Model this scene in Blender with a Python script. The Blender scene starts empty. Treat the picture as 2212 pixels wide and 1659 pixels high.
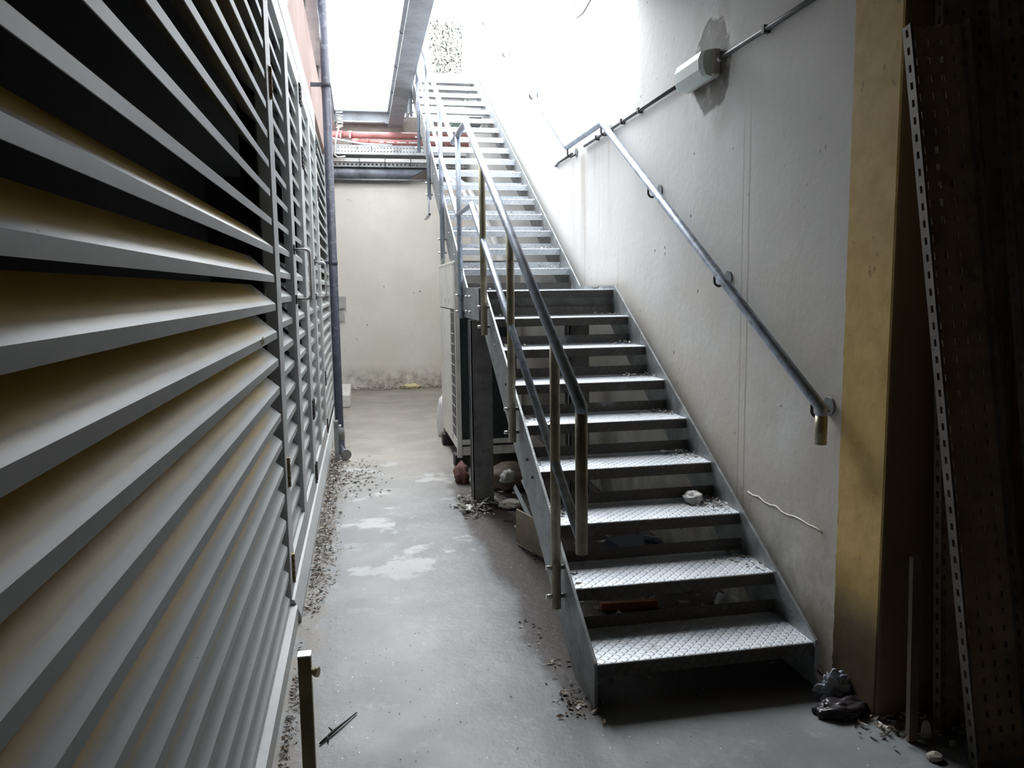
import bpy, bmesh, math, random
from mathutils import Vector, Matrix, noise
sc = bpy.context.scene
COL = sc.collection

# ------------------------------------------------------------------ camera
F_PX, YAW, PITCH, ROLL, EYE = 1714.37, .1865, .1196, -.0134, 1.633
cd = bpy.data.cameras.new('camera'); cam = bpy.data.objects.new('camera', cd); COL.objects.link(cam)
cd.sensor_fit = 'HORIZONTAL'; cd.sensor_width = 36; cd.lens = 36 * F_PX / 2212
cd.clip_start = .02; cd.clip_end = 200
fw = Vector((math.sin(YAW) * math.cos(PITCH), math.cos(YAW) * math.cos(PITCH), -math.sin(PITCH)))
r0 = Vector((math.cos(YAW), -math.sin(YAW), 0)); u0 = r0.cross(fw)
rt = math.cos(ROLL) * r0 + math.sin(ROLL) * u0; up = -math.sin(ROLL) * r0 + math.cos(ROLL) * u0
M = Matrix((rt, up, -fw)).transposed().to_4x4(); M.translation = Vector((0, 0, EYE)); cam.matrix_world = M
sc.camera = cam

# ------------------------------------------------------------------ sky and exposure
w = bpy.data.worlds.new('overcast sky'); sc.world = w; w.use_nodes = True
bg = w.node_tree.nodes['Background']; bg.inputs[0].default_value = (.93, .97, 1.0, 1); bg.inputs[1].default_value = 1.4
sc.view_settings.view_transform = 'Standard'; sc.view_settings.look = 'None'; sc.view_settings.gamma = 1
sc.view_settings.use_curve_mapping = False
sc.view_settings.exposure = 2.75
sc.cycles.use_denoising = True
sc.cycles.max_bounces = 12; sc.cycles.diffuse_bounces = 8; sc.cycles.glossy_bounces = 5

# the brighter part of the cloud cover, high beyond the stair head and a little to the left
sl = bpy.data.lights.new('bright cloud', 'SUN'); sl.energy = 1.6; sl.angle = math.radians(46); sl.color = (.97, .985, 1.0)
so = bpy.data.objects.new('bright cloud', sl); COL.objects.link(so)
so.rotation_euler = Vector((.03, .77, .72)).to_track_quat('Z', 'Y').to_euler()

# ------------------------------------------------------------------ node helpers
class NT:
    def __init__(s, name):
        s.m = bpy.data.materials.new(name); s.m.use_nodes = True
        s.t = s.m.node_tree; s.b = s.t.nodes['Principled BSDF']
        s._pos = None
    def new(s, k, **kw):
        n = s.t.nodes.new(k)
        for a, v in kw.items(): setattr(n, a, v)
        return n
    def link(s, a, b): s.t.links.new(a, b)
    def put(s, sock, v):
        if hasattr(v, 'is_output'): s.link(v, sock)
        elif isinstance(v, (tuple, list)) and len(v) == 3 and sock.type == 'RGBA': sock.default_value = (*v, 1)
        else: sock.default_value = v
    def math(s, op, a, b=0, c=0, clamp=False):
        n = s.new('ShaderNodeMath', operation=op, use_clamp=clamp)
        s.put(n.inputs[0], a); s.put(n.inputs[1], b); s.put(n.inputs[2], c); return n.outputs[0]
    def pos(s, obj=False):
        if s._pos is None:
            src = s.new('ShaderNodeTexCoord').outputs['Object'] if obj else s.new('ShaderNodeNewGeometry').outputs['Position']
            sp = s.new('ShaderNodeSeparateXYZ'); s.link(src, sp.inputs[0]); s._pos = (src, *sp.outputs)
        return s._pos
    def noise(s, scale, detail=4, rough=.55, vec=None, stretch=None, out=0):
        n = s.new('ShaderNodeTexNoise'); n.inputs['Scale'].default_value = scale
        n.inputs['Detail'].default_value = detail; n.inputs['Roughness'].default_value = rough
        v = vec or s.pos()[0]
        if stretch:
            mp = s.new('ShaderNodeMapping'); mp.inputs['Scale'].default_value = stretch; s.link(v, mp.inputs[0]); v = mp.outputs[0]
        s.link(v, n.inputs['Vector']); return n.outputs[out]
    def voro(s, scale, stretch=None):
        n = s.new('ShaderNodeTexVoronoi'); n.inputs['Scale'].default_value = scale
        v = s.pos()[0]
        if stretch:
            mp = s.new('ShaderNodeMapping'); mp.inputs['Scale'].default_value = stretch; s.link(v, mp.inputs[0]); v = mp.outputs[0]
        s.link(v, n.inputs['Vector']); return n.outputs['Distance'], n.outputs['Color']
    def ramp(s, v, a, b, smooth=True):
        n = s.new('ShaderNodeMapRange'); n.interpolation_type = 'SMOOTHSTEP' if smooth else 'LINEAR'
        s.put(n.inputs[0], v); n.inputs[1].default_value = a; n.inputs[2].default_value = b; return n.outputs[0]
    def mix(s, f, a, b):
        n = s.new('ShaderNodeMix', data_type='RGBA'); s.put(n.inputs[0], f); s.put(n.inputs[6], a); s.put(n.inputs[7], b); return n.outputs[2]
    def bump(s, h, dist=.01, strength=1.0):
        n = s.new('ShaderNodeBump'); n.inputs['Strength'].default_value = strength; n.inputs['Distance'].default_value = dist
        s.put(n.inputs['Height'], h); s.link(n.outputs[0], s.b.inputs['Normal'])
    def fin(s, col, rough=.6, metal=0.0, **kw):
        s.put(s.b.inputs['Base Color'], col); s.put(s.b.inputs['Roughness'], rough); s.put(s.b.inputs['Metallic'], metal)
        for k, v in kw.items(): s.put(s.b.inputs[k], v)
        return s.m

def plain(name, col, rough=.55, metal=0.0, vary=.25, scale=6, dirt=None, bump=0.0, **kw):
    n = NT(name); a = n.noise(scale, 5)
    lo = tuple(c * (1 - vary) for c in col); hi = tuple(min(1, c * (1 + vary * .5)) for c in col)
    c = n.mix(n.ramp(a, .3, .7), lo, hi)
    if dirt: c = n.mix(n.math('MULTIPLY', n.ramp(n.noise(scale * 2.3, 6, .65), .52, .72), .8), c, dirt)
    if bump: n.bump(n.noise(scale * 12, 4), bump)
    return n.fin(c, rough, metal, **kw)

# ------------------------------------------------------------------ materials
MT = {}
def wall_right_mat():
    n = NT('painted concrete wall'); P, x, y, z = n.pos()
    base = n.mix(n.ramp(n.noise(1.1, 5), .35, .7), (.72, .715, .70), (.80, .795, .785))
    # beige staining down low and under the handrail landing
    low = n.math('MULTIPLY', n.ramp(z, 2.3, .9), n.ramp(n.noise(1.6, 5), .3, .6))
    base = n.mix(n.math('MULTIPLY', low, .7), base, (.60, .54, .45))
    gr = n.math('MULTIPLY', n.ramp(z, .9, .1), n.ramp(n.noise(5, 6, .7), .35, .65))
    base = n.mix(n.math('MULTIPLY', gr, .75), base, (.26, .24, .18))
    # run-down streaks
    st = n.noise(1.0, 5, .6, stretch=(1, 9, .35))
    stm = n.math('MULTIPLY', n.ramp(st, .58, .72), n.ramp(n.noise(.7, 3), .42, .6))
    base = n.mix(n.math('MULTIPLY', stm, .55), base, (.52, .47, .39))
    run = n.math('MULTIPLY', n.math('MULTIPLY', n.ramp(y, 5.6, 5.9), n.ramp(y, 7.0, 6.7)), n.math('MULTIPLY', n.ramp(z, 2.75, 2.70), n.ramp(z, 1.7, 2.6)))
    run = n.math('MULTIPLY', run, n.ramp(n.noise(1.0, 3, .5, stretch=(1, 7, .25)), .45, .6))
    base = n.mix(n.math('MULTIPLY', run, .6), base, (.47, .41, .34))
    # patched plaster behind the lamp
    dy = n.math('DIVIDE', n.math('SUBTRACT', y, 4.05), .25); dz = n.math('DIVIDE', n.math('SUBTRACT', z, 2.775), .235)
    d = n.math('SQRT', n.math('ADD', n.math('MULTIPLY', dy, dy), n.math('MULTIPLY', dz, dz)))
    d = n.math('ADD', d, n.math('MULTIPLY', n.math('SUBTRACT', n.noise(5, 5), .5), .65))
    patch = n.math('MULTIPLY', n.ramp(d, 1.0, .9), n.ramp(n.noise(9, 5), .25, .5))
    base = n.mix(patch, base, n.mix(n.noise(14, 5), (.055, .05, .042), (.21, .20, .18)))
    halo = n.math('MULTIPLY', n.ramp(d, 2.0, 1.0), n.ramp(n.noise(6, 5), .4, .7))
    base = n.mix(n.math('MULTIPLY', halo, .45), base, (.36, .33, .29))
    # vertical joints
    for yy, wd in ((3.60, .006), (3.665, .004), (6.46, .005), (8.9, .005)):
        j = n.ramp(n.math('ABSOLUTE', n.math('SUBTRACT', n.math('ADD', y, n.math('MULTIPLY', n.math('SUBTRACT', n.noise(3, 3), .5), .012)), yy)), wd * 1.8, wd * .5)
        j = n.math('MULTIPLY', j, n.ramp(z, 2.6, 2.2))
        base = n.mix(n.math('MULTIPLY', j, .55), base, (.30, .25, .17))
    # specks and chips
    vd, vc = n.voro(7.0); base = n.mix(n.math('MULTIPLY', n.ramp(vd, .085, .05), n.ramp(n.noise(2.2, 2), .5, .56)), base, (.2, .18, .15))
    vd2, _ = n.voro(19.0, (1, 1, .4)); base = n.mix(n.math('MULTIPLY', n.ramp(vd2, .11, .06), n.ramp(n.noise(1.3, 3), .5, .6)), base, (.33, .3, .25))
    # ochre paint on the end of the wall
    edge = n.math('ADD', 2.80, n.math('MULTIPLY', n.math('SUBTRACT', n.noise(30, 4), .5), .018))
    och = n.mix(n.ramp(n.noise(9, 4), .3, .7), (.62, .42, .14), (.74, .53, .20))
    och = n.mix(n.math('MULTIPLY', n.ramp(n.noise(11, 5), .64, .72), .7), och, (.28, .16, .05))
    och = n.mix(n.math('MULTIPLY', n.ramp(z, .55, .1), .6), och, (.2, .13, .07))  # this mix and the next paint the stair's shadow low down, plus grime
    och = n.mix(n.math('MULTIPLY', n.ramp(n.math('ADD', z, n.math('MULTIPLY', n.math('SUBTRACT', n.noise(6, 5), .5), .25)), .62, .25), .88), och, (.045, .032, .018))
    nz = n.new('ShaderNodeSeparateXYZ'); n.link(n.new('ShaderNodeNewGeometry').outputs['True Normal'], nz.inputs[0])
    och = n.mix(n.ramp(nz.outputs[1], -.4, -.9), och, (.24, .17, .10))  # unlit end face: its shade painted in as a browner colour
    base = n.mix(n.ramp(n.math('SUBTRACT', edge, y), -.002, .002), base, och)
    h = n.math('ADD', n.math('MULTIPLY', n.noise(22, 5), .6), n.math('MULTIPLY', n.noise(3.2, 5), 1.6))
    n.bump(n.math('SUBTRACT', h, n.math('MULTIPLY', patch, .7)), .006, .45)
    return n.fin(base, .62)
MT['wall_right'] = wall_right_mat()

def back_wall_mat():
    n = NT('cream painted wall'); P, x, y, z = n.pos()
    b = n.mix(n.ramp(n.noise(1.4, 5), .35, .7), (.82, .77, .69), (.88, .84, .775))
    b = n.mix(n.math('MULTIPLY', n.ramp(z, .45, .03), n.ramp(n.noise(5, 6, .7), .38, .62)), b, (.33, .29, .24))
    b = n.mix(n.math('MULTIPLY', n.ramp(n.noise(7, 6, .7), .66, .74), .5), b, (.36, .33, .28))
    vd, _ = n.voro(5); b = n.mix(n.math('MULTIPLY', n.ramp(vd, .09, .05), n.ramp(n.noise(2, 2), .5, .6)), b, (.3, .27, .23))
    n.bump(n.noise(9, 5), .01, .5)
    return n.fin(b, .6)
MT['back_wall'] = back_wall_mat()

def floor_mat():
    n = NT('worn painted concrete floor'); P, x, y, z = n.pos()
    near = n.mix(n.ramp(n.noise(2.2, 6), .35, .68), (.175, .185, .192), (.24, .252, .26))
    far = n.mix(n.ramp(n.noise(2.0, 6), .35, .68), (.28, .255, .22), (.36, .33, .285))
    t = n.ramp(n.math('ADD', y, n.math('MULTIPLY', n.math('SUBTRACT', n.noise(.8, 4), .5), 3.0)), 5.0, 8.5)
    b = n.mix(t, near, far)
    # pale worn scuffs
    sx = n.math('MULTIPLY', n.ramp(n.noise(1.7, 6, .6), .55, .61), n.math('MULTIPLY', n.ramp(y, 4.0, 4.8), n.ramp(y, 8.2, 7.0)))
    b = n.mix(n.math('MULTIPLY', sx, .75), b, (.48, .49, .48))
    b = n.mix(n.math('MULTIPLY', n.ramp(n.noise(6, 6, .7), .6, .72), .55), b, (.24, .23, .21))
    b = n.mix(n.math('MULTIPLY', n.ramp(n.noise(3.1, 7, .7), .56, .66), .35), b, (.42, .43, .44))
    # brown silt under and beside the stair, with the stair's shade painted in
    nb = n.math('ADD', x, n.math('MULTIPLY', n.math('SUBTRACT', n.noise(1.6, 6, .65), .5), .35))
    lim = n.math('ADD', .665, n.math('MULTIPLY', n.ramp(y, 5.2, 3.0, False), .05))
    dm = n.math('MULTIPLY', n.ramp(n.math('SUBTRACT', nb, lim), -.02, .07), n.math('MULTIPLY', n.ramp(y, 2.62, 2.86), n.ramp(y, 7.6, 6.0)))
    silt_shade = n.mix(n.noise(8, 6, .7), (.014, .0095, .007), (.055, .036, .026))
    b = n.mix(n.math('MULTIPLY', dm, .98), b, silt_shade)
    kb = n.math('MULTIPLY', n.ramp(x, -.12, -.30), n.ramp(n.noise(5, 6, .7), .36, .6))
    b = n.mix(n.math('MULTIPLY', kb, .7), b, (.20, .17, .13))
    kk = n.math('MULTIPLY', n.ramp(y, 12.6, 13.3), n.ramp(n.noise(5, 6, .7), .3, .6))
    b = n.mix(n.math('MULTIPLY', kk, .6), b, (.20, .15, .11))
    b = n.mix(n.math('MULTIPLY', n.ramp(y, 2.25, 1.7), .9), b, (.07, .06, .05))  # unseen near floor darkened to cut bounce light onto the steps
    # glinting grit and dark grit
    vd, vc = n.voro(34); pick = n.new('ShaderNodeSeparateColor'); n.link(vc, pick.inputs[0])
    b = n.mix(n.math('MULTIPLY', n.ramp(vd, .12, .07), n.ramp(pick.outputs[0], .86, .9)), b, (.93, .95, .97))
    b = n.mix(n.math('MULTIPLY', n.ramp(vd, .13, .08), n.ramp(pick.outputs[1], .9, .94)), b, (.06, .055, .05))
    n.bump(n.math('ADD', n.noise(16, 6), n.math('MULTIPLY', n.noise(70, 3), .25)), .006, .6)
    return n.fin(b, n.mix(n.noise(3, 4), (.42, .42, .42), (.62, .62, .62)))
MT['floor'] = floor_mat()

def plate_mat(shade_grime):
    n = NT('galvanised checker plate with grimy folds' if shade_grime else 'galvanised checker plate'); P, u, y, z = n.pos(True)
    v = n.math('ADD', y, z); s = .0235
    a = n.math('DIVIDE', u, s); b = n.math('DIVIDE', v, s)
    fx = n.math('SUBTRACT', n.math('FRACT', a), .5); fy = n.math('SUBTRACT', n.math('FRACT', b), .5)
    par = n.math('SUBTRACT', n.math('MULTIPLY', n.math('FLOORED_MODULO', n.math('ADD', n.math('FLOOR', a), n.math('FLOOR', b)), 2), 2), 1)
    p1 = n.math('MULTIPLY', n.math('ADD', fx, n.math('MULTIPLY', par, fy)), .7071)
    p2 = n.math('MULTIPLY', n.math('SUBTRACT', fx, n.math('MULTIPLY', par, fy)), .7071)
    p1 = n.math('DIVIDE', p1, .60); p2 = n.math('DIVIDE', p2, .15)
    h = n.math('SUBTRACT', 1, n.math('ADD', n.math('MULTIPLY', p1, p1), n.math('MULTIPLY', p2, p2)), clamp=True)
    h = n.math('POWER', h, .6)
    g = n.new('ShaderNodeNewGeometry').outputs['Position']
    c = n.mix(n.ramp(n.noise(4, 5, vec=g), .3, .7), (.54, .58, .63), (.68, .72, .77))
    c = n.mix(n.math('MULTIPLY', n.ramp(n.noise(14, 6, .7, vec=g), .58, .75), .5), c, (.22, .20, .17))
    met = .75
    if shade_grime:   # brown shade painted on the folded lips and upstands, plus random grime
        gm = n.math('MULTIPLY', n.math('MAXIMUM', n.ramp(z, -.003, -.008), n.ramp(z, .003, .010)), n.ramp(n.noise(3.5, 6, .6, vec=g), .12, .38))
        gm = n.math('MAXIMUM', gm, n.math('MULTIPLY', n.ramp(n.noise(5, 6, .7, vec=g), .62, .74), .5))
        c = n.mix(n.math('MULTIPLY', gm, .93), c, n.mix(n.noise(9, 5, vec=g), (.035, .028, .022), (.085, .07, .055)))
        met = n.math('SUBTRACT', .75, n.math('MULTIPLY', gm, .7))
    n.bump(h, .0035, 1.0)
    return n.fin(c, n.math('SUBTRACT', .46, n.math('MULTIPLY', h, .16)), met)
MT['plate'] = plate_mat(False); MT['shadedgrimyplate'] = plate_mat(True)
MT['steel'] = plain('galvanised steel', (.31, .33, .335), .5, .45, .3, 9, (.16, .15, .13), .002)
MT['rail'] = plain('worn galvanised tube', (.42, .475, .57), .38, .55, .3, 12, (.20, .18, .13), .001)  # slight blue of the sky's reflection put into the colour
MT['post'] = plain('galvanised post with olive shade tint', (.43, .39, .275), .4, .45, .25, 10, (.22, .19, .11), .001)  # same tube as the rails, olive cast of its shade put into the colour
MT['column'] = plain('dusty grey column steel', (.25, .25, .245), .6, .15, .25, 7, (.14, .13, .12))
MT['zinc'] = plain('bright zinc', (.82, .82, .80), .3, .6, .1, 30)
MT['beam'] = plain('grey painted steel beam', (.34, .36, .39), .5, .0, .22, 3, (.22, .22, .22))

def louvre_mat():
    n = NT('grey louvre paint with painted ochre shade'); P, x, y, z = n.pos()
    b = n.mix(n.ramp(n.noise(3, 5), .3, .7), (.40, .422, .427), (.465, .487, .492))
    # ochre cast of the shade between blades, painted on their inner slopes
    d = n.math('ADD', x, n.math('MULTIPLY', n.math('SUBTRACT', n.noise(2.5, 5), .5), .028))
    d = n.math('ADD', d, n.math('MULTIPLY', n.ramp(z, 1.55, .3, False), .024))
    nz = n.new('ShaderNodeSeparateXYZ'); n.link(n.new('ShaderNodeNewGeometry').outputs['Normal'], nz.inputs[0])
    shade_tint = n.math('MULTIPLY', n.math('MULTIPLY', n.ramp(d, -.394, -.420), n.ramp(y, 3.95, 3.3)), n.ramp(nz.outputs[2], .1, .3))
    b = n.mix(n.math('MULTIPLY', shade_tint, .92), b, n.mix(n.noise(6, 5), (.74, .45, .04), (.90, .62, .12)))
    vd, _ = n.voro(24); b = n.mix(n.math('MULTIPLY', n.ramp(vd, .08, .05), n.ramp(n.noise(3, 2), .56, .62)), b, (.1, .1, .1))
    return n.fin(b, .45)
MT['louvre'] = louvre_mat()
MT['door'] = plain('pale grey door paint', (.60, .62, .625), .45, .0, .1, 4)
MT['ochre'] = plain('ochre painted wall', (.48, .31, .10), .7, 0, .25, 4)
MT['umber'] = plain('umber painted wall', (.42, .31, .20), .75, 0, .25, 4)
MT['soffit'] = plain('grey soffit', (.14, .12, .10), .85, 0, .2, 3)
MT['dark'] = plain('unlit plant room wall', (.012, .012, .014), .8, 0, .3, 3)
MT['pink'] = plain('salmon render', (.36, .25, .22), .8, 0, .1, 3, None, .004)
MT['header'] = plain('pale header panel', (.58, .59, .575), .5, 0, .1, 3)
MT['concrete'] = plain('bare concrete', (.33, .29, .255), .8, 0, .25, 4, (.2, .17, .15), .006)
MT['lightconc'] = plain('pale outdoor concrete', (.75, .74, .71), .8, 0, .1, 2)
MT['bluepipe'] = plain('slate blue pipe paint', (.07, .075, .108), .42, 0, .3, 9, (.19, .2, .24))
MT['darkpipe'] = plain('sooty duct metal', (.16, .175, .21), .5, .2, .45, 4, (.05, .055, .07))
MT['red'] = plain('faded red pipe paint', (.46, .20, .19), .45, 0, .2, 6)
MT['whitepvc'] = plain('white plastic', (.80, .80, .79), .4, 0, .08, 6)
MT['galvtray'] = plain('bright perforated steel', (.62, .65, .68), .4, .35, .2, 8)
MT['dulltray'] = plain('dull stored tray steel', (.20, .185, .165), .55, .25, .3, 6, (.16, .13, .11))
MT['traybed'] = plain('brown tray steel lifted against shade', (.44, .36, .28), .7, 0, .25, 6, (.25, .2, .15))  # paler copy of the tray steel, lifts the shaded bed by colour
MT['acwhite'] = plain('cream casing paint', (.76, .74, .69), .42, 0, .1, 3, (.5, .46, .4))
MT['coil'] = plain('dark condenser coil', (.028, .036, .038), .5, .1, .3, 40)
MT['rubber'] = plain('black rubber', (.03, .028, .027), .7, 0, .3, 20)
MT['brass'] = plain('tarnished brass', (.33, .25, .12), .45, .6, .5, 40, (.07, .05, .03))
MT['blackhinge'] = plain('blackened hinge steel', (.06, .06, .06), .5, .3, .4, 40)
MT['stainless'] = plain('brushed stainless', (.70, .69, .66), .28, .85, .15, 20)
MT['yellow'] = plain('pale yellow plastic', (.80, .74, .42), .45, 0, .1, 20)
MT['olive'] = plain('dirty brass box tube', (.27, .22, .11), .5, .35, .3, 12)
MT['twig'] = plain('dry twig', (.05, .045, .045), .8, 0, .3, 30)
MT['cardboard'] = plain('tan board', (.44, .37, .28), .8, 0, .15, 10)
MT['orangewood'] = plain('orange brown batten', (.50, .19, .07), .6, 0, .2, 12)
MT['paper'] = plain('crumpled pale paper', (.76, .76, .75), .7, 0, .15, 14)
MT['yellowpaper'] = plain('yellowed paper', (.78, .68, .36), .7, 0, .15, 14)
MT['rag'] = plain('red brown cloth', (.17, .075, .06), .85, 0, .3, 10)
MT['bluebag'] = plain('blue and white plastic film', (.50, .56, .66), .35, 0, .6, 9, (.07, .09, .2))
MT['blackbag'] = plain('black plastic film', (.022, .018, .022), .35, 0, .4, 9)
MT['brick'] = plain('chalky rubble', (.55, .52, .45), .85, 0, .2, 14, None, .006)
MT['darkwood'] = plain('dark timber', (.17, .13, .10), .7, 0, .3, 9)
MT['wire'] = plain('thin white cable', (.7, .7, .69), .5, 0, .1, 9)
MT['darkwire'] = plain('grey cable', (.2, .2, .21), .5, 0, .1, 9)
MT['greybox'] = plain('grey box plastic', (.47, .46, .44), .5, 0, .1, 9)
MT['bluetin'] = plain('navy plastic', (.03, .045, .09), .4, 0, .3, 9)
MT['greentin'] = plain('sea green plastic', (.35, .52, .46), .4, 0, .2, 9)
MT['conduit'] = plain('steel conduit', (.06, .06, .06), .5, .1, .3, 14, (.1, .1, .1))

def leaf_mat(name, stops):
    n = NT(name); g = n.new('ShaderNodeNewGeometry').outputs['Random Per Island']
    r = n.new('ShaderNodeValToRGB'); cr = r.color_ramp; cr.interpolation = 'CONSTANT'
    while len(cr.elements) < len(stops): cr.elements.new(.5)
    for i, c in enumerate(stops): cr.elements[i].position = i / len(stops); cr.elements[i].color = (*c, 1)
    n.link(g, r.inputs[0]); return n.fin(r.outputs[0], .7)
MT['litter'] = leaf_mat('dry leaf litter', [(.30, .25, .2), (.12, .085, .06), (.55, .52, .48), (.2, .15, .11), (.62, .6, .57), (.07, .05, .04), (.4, .33, .26)])
MT['dustlitter'] = leaf_mat('pale leaf litter', [(.33, .31, .28), (.5, .48, .45), (.17, .145, .12), (.6, .58, .55), (.09, .07, .055), (.25, .21, .17)])
MT['ivy'] = leaf_mat('ivy leaves', [(.62, .64, .57), (.7, .71, .66), (.22, .23, .20), (.74, .75, .7), (.05, .055, .05), (.58, .6, .53)])

def diffuser_mat():
    n = NT('milky lamp cover'); return n.fin((.86, .95, .93), .3, 0, **{'Transmission Weight': .12, 'IOR': 1.4})
MT['diffuser'] = diffuser_mat()

# ------------------------------------------------------------------ mesh builder
class MB:
    def __init__(s): s.v = []; s.f = []; s.sm = []
    def add(s, vs, fs, smooth=False):
        o = len(s.v); s.v += [Vector(p) for p in vs]
        for f in fs: s.f.append([i + o for i in f]); s.sm.append(smooth)
        return s
    def box(s, x0, x1, y0, y1, z0, z1):
        return s.add([(x0, y0, z0), (x1, y0, z0), (x1, y1, z0), (x0, y1, z0), (x0, y0, z1), (x1, y0, z1), (x1, y1, z1), (x0, y1, z1)],
                     [(3, 2, 1, 0), (4, 5, 6, 7), (0, 1, 5, 4), (1, 2, 6, 5), (2, 3, 7, 6), (3, 0, 4, 7)])
    def obox(s, c, X, Y, Z):
        c, X, Y, Z = Vector(c), Vector(X), Vector(Y), Vector(Z)
        vs = [c + a * X + b * Y + d * Z for d in (-1, 1) for a, b in ((-1, -1), (1, -1), (1, 1), (-1, 1))]
        return s.add(vs, [(3, 2, 1, 0), (4, 5, 6, 7), (0, 1, 5, 4), (1, 2, 6, 5), (2, 3, 7, 6), (3, 0, 4, 7)])
    def prism(s, poly, a0, a1, axis='x'):
        n = len(poly)
        mk = {'x': lambda p, a: (a, p[0], p[1]), 'y': lambda p, a: (p[0], a, p[1]), 'z': lambda p, a: (p[0], p[1], a)}[axis]
        vs = [mk(p, a0) for p in poly] + [mk(p, a1) for p in poly]
        fs = [tuple(range(n)), tuple(range(2 * n - 1, n - 1, -1))] + [((i + 1) % n, i, i + n, (i + 1) % n + n) for i in range(n)]
        return s.add(vs, fs)
    def tube(s, pts, r, n=14, caps=True, closed=False):
        pts = [Vector(p) for p in pts]; m = len(pts)
        rr = r if isinstance(r, (list, tuple)) else [r] * m
        d = [(pts[(i + 1) % m] - pts[i]).normalized() for i in range(m if closed else m - 1)]
        a = d[0].orthogonal().normalized(); b = d[0].cross(a)
        rings = []; prev = d[0]
        for i in range(m):
            cur = d[i] if i < len(d) else d[-1]
            inc = d[i - 1] if (i > 0 or closed) else d[0]
            if i > 0:
                q = prev.rotation_difference(inc); a = q @ a; b = q @ b; prev = inc
            nn = (inc + cur); nn = nn.normalized() if nn.length > 1e-4 else inc
            ring = []
            for k in range(n):
                t = 2 * math.pi * k / n; o = (a * math.cos(t) + b * math.sin(t)) * rr[i]
                dn = inc.dot(nn)
                if abs(dn) > .2: o = o - inc * (o.dot(nn) / dn)
                ring.append(pts[i] + o)
            rings.append(ring)
        vs = [p for rg in rings for p in rg]; fs = []
        for i in range(m if closed else m - 1):
            j = (i + 1) % m
            for k in range(n):
                fs.append((i * n + k, i * n + (k + 1) % n, j * n + (k + 1) % n, j * n + k))
        s.add(vs, fs, True)
        if caps and not closed:
            o = len(s.v) - m * n
            s.f.append([o + k for k in range(n - 1, -1, -1)]); s.sm.append(False)
            s.f.append([o + (m - 1) * n + k for k in range(n)]); s.sm.append(False)
        return s
    def cyl(s, p, q, r, n=14): return s.tube([p, q], r, n)
    def build(s, name, mat, parent=None, bevel=0.0, origin=None):
        o0 = Vector(origin) if origin is not None else (parent_world(parent) if parent else Vector((0, 0, 0)))
        me = bpy.data.meshes.new(name); me.from_pydata([p - o0 for p in s.v], [], s.f); me.materials.append(MT[mat] if isinstance(mat, str) else mat)
        me.polygons.foreach_set('use_smooth', s.sm)
        bm = bmesh.new(); bm.from_mesh(me); bmesh.ops.recalc_face_normals(bm, faces=bm.faces); bm.to_mesh(me); bm.free()
        ob = bpy.data.objects.new(name, me); COL.objects.link(ob)
        if parent: ob.parent = parent; ob.location = o0 - parent_world(parent)
        else: ob.location = o0
        if bevel:
            bv = ob.modifiers.new('edge', 'BEVEL'); bv.width = bevel; bv.segments = 2; bv.limit_method = 'ANGLE'
        return ob
def parent_world(p):
    v = Vector((0, 0, 0))
    while p: v += p.location; p = p.parent
    return v
def tag(o, label, cat, group=None, kind=None):
    o['label'] = label; o['category'] = cat
    if group: o['group'] = group
    if kind: o['kind'] = kind
    return o
def thing(name, label, cat, loc, group=None):
    o = bpy.data.objects.new(name, None); COL.objects.link(o); o.location = loc; o.empty_display_size = .1
    return tag(o, label, cat, group)
def struct(o, label=None, cat=None):
    o['kind'] = 'structure'
    if label: o['label'] = label; o['category'] = cat
    return o
def dup(o, parent, loc):
    c = o.copy(); COL.objects.link(c); c.parent = parent; c.location = Vector(loc); return c
def dup_tree(o, loc, label, group=None):
    r = o.copy(); COL.objects.link(r); r.location = Vector(loc); r['label'] = label
    if group: r['group'] = group
    for ch in list(o.children):
        c = dup(ch, r, ch.location)
        for g in list(ch.children): dup(g, c, g.location)
    return r
def arc(c, r, a0, a1, n, U, V):
    c, U, V = Vector(c), Vector(U), Vector(V)
    return [c + U * r * math.cos(a0 + (a1 - a0) * i / n) + V * r * math.sin(a0 + (a1 - a0) * i / n) for i in range(n + 1)]

def each(name, mat, parent, boxes, bevel=0.0):
    return [MB().box(*b).build(name, mat, parent, bevel) for b in boxes]

# ------------------------------------------------------------------ the setting
XW = 1.85       # face of the right wall
XL = -.385      # face of the louvred front
YC = 5.3        # edge of the slab over the viewer
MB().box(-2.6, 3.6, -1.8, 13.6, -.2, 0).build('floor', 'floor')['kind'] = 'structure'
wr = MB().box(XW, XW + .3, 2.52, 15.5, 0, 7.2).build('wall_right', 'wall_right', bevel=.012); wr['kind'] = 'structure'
MB().box(XW + .3, 3.6, 2.53, 2.8, 0, 3.3).build('wall_east', 'umber')['kind'] = 'structure'
MB().box(3.4, 3.6, -1.8, 2.53, 0, 3.3).build('wall_side', 'umber')['kind'] = 'structure'
MB().box(-2.6, 3.6, -2.0, -1.8, 0, 3.6).build('wall_rear', 'umber')['kind'] = 'structure'
MB().box(-2.6, XW, -2.0, YC, 3.6, 4.6).box(XW, 3.6, -2.0, 2.8, 3.3, 4.6).build('ceiling', 'soffit')['kind'] = 'structure'
MB().box(-2.6, -2.4, -2.0, 13.8, 0, 4.08).build('wall_inner', 'dark')['kind'] = 'structure'
MB().box(-2.4, -.62, YC, 13.8, 3.5, 4.08).build('ceiling_inner', 'dark')['kind'] = 'structure'
MB().box(-.62, XL, 5.44, 13.8, 3.42, 4.08).build('wall_left', 'pink')['kind'] = 'structure'
MB().box(-.62, XL, -1.8, 5.44, 3.43, 3.6).build('wall_top', 'header')['kind'] = 'structure'
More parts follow.
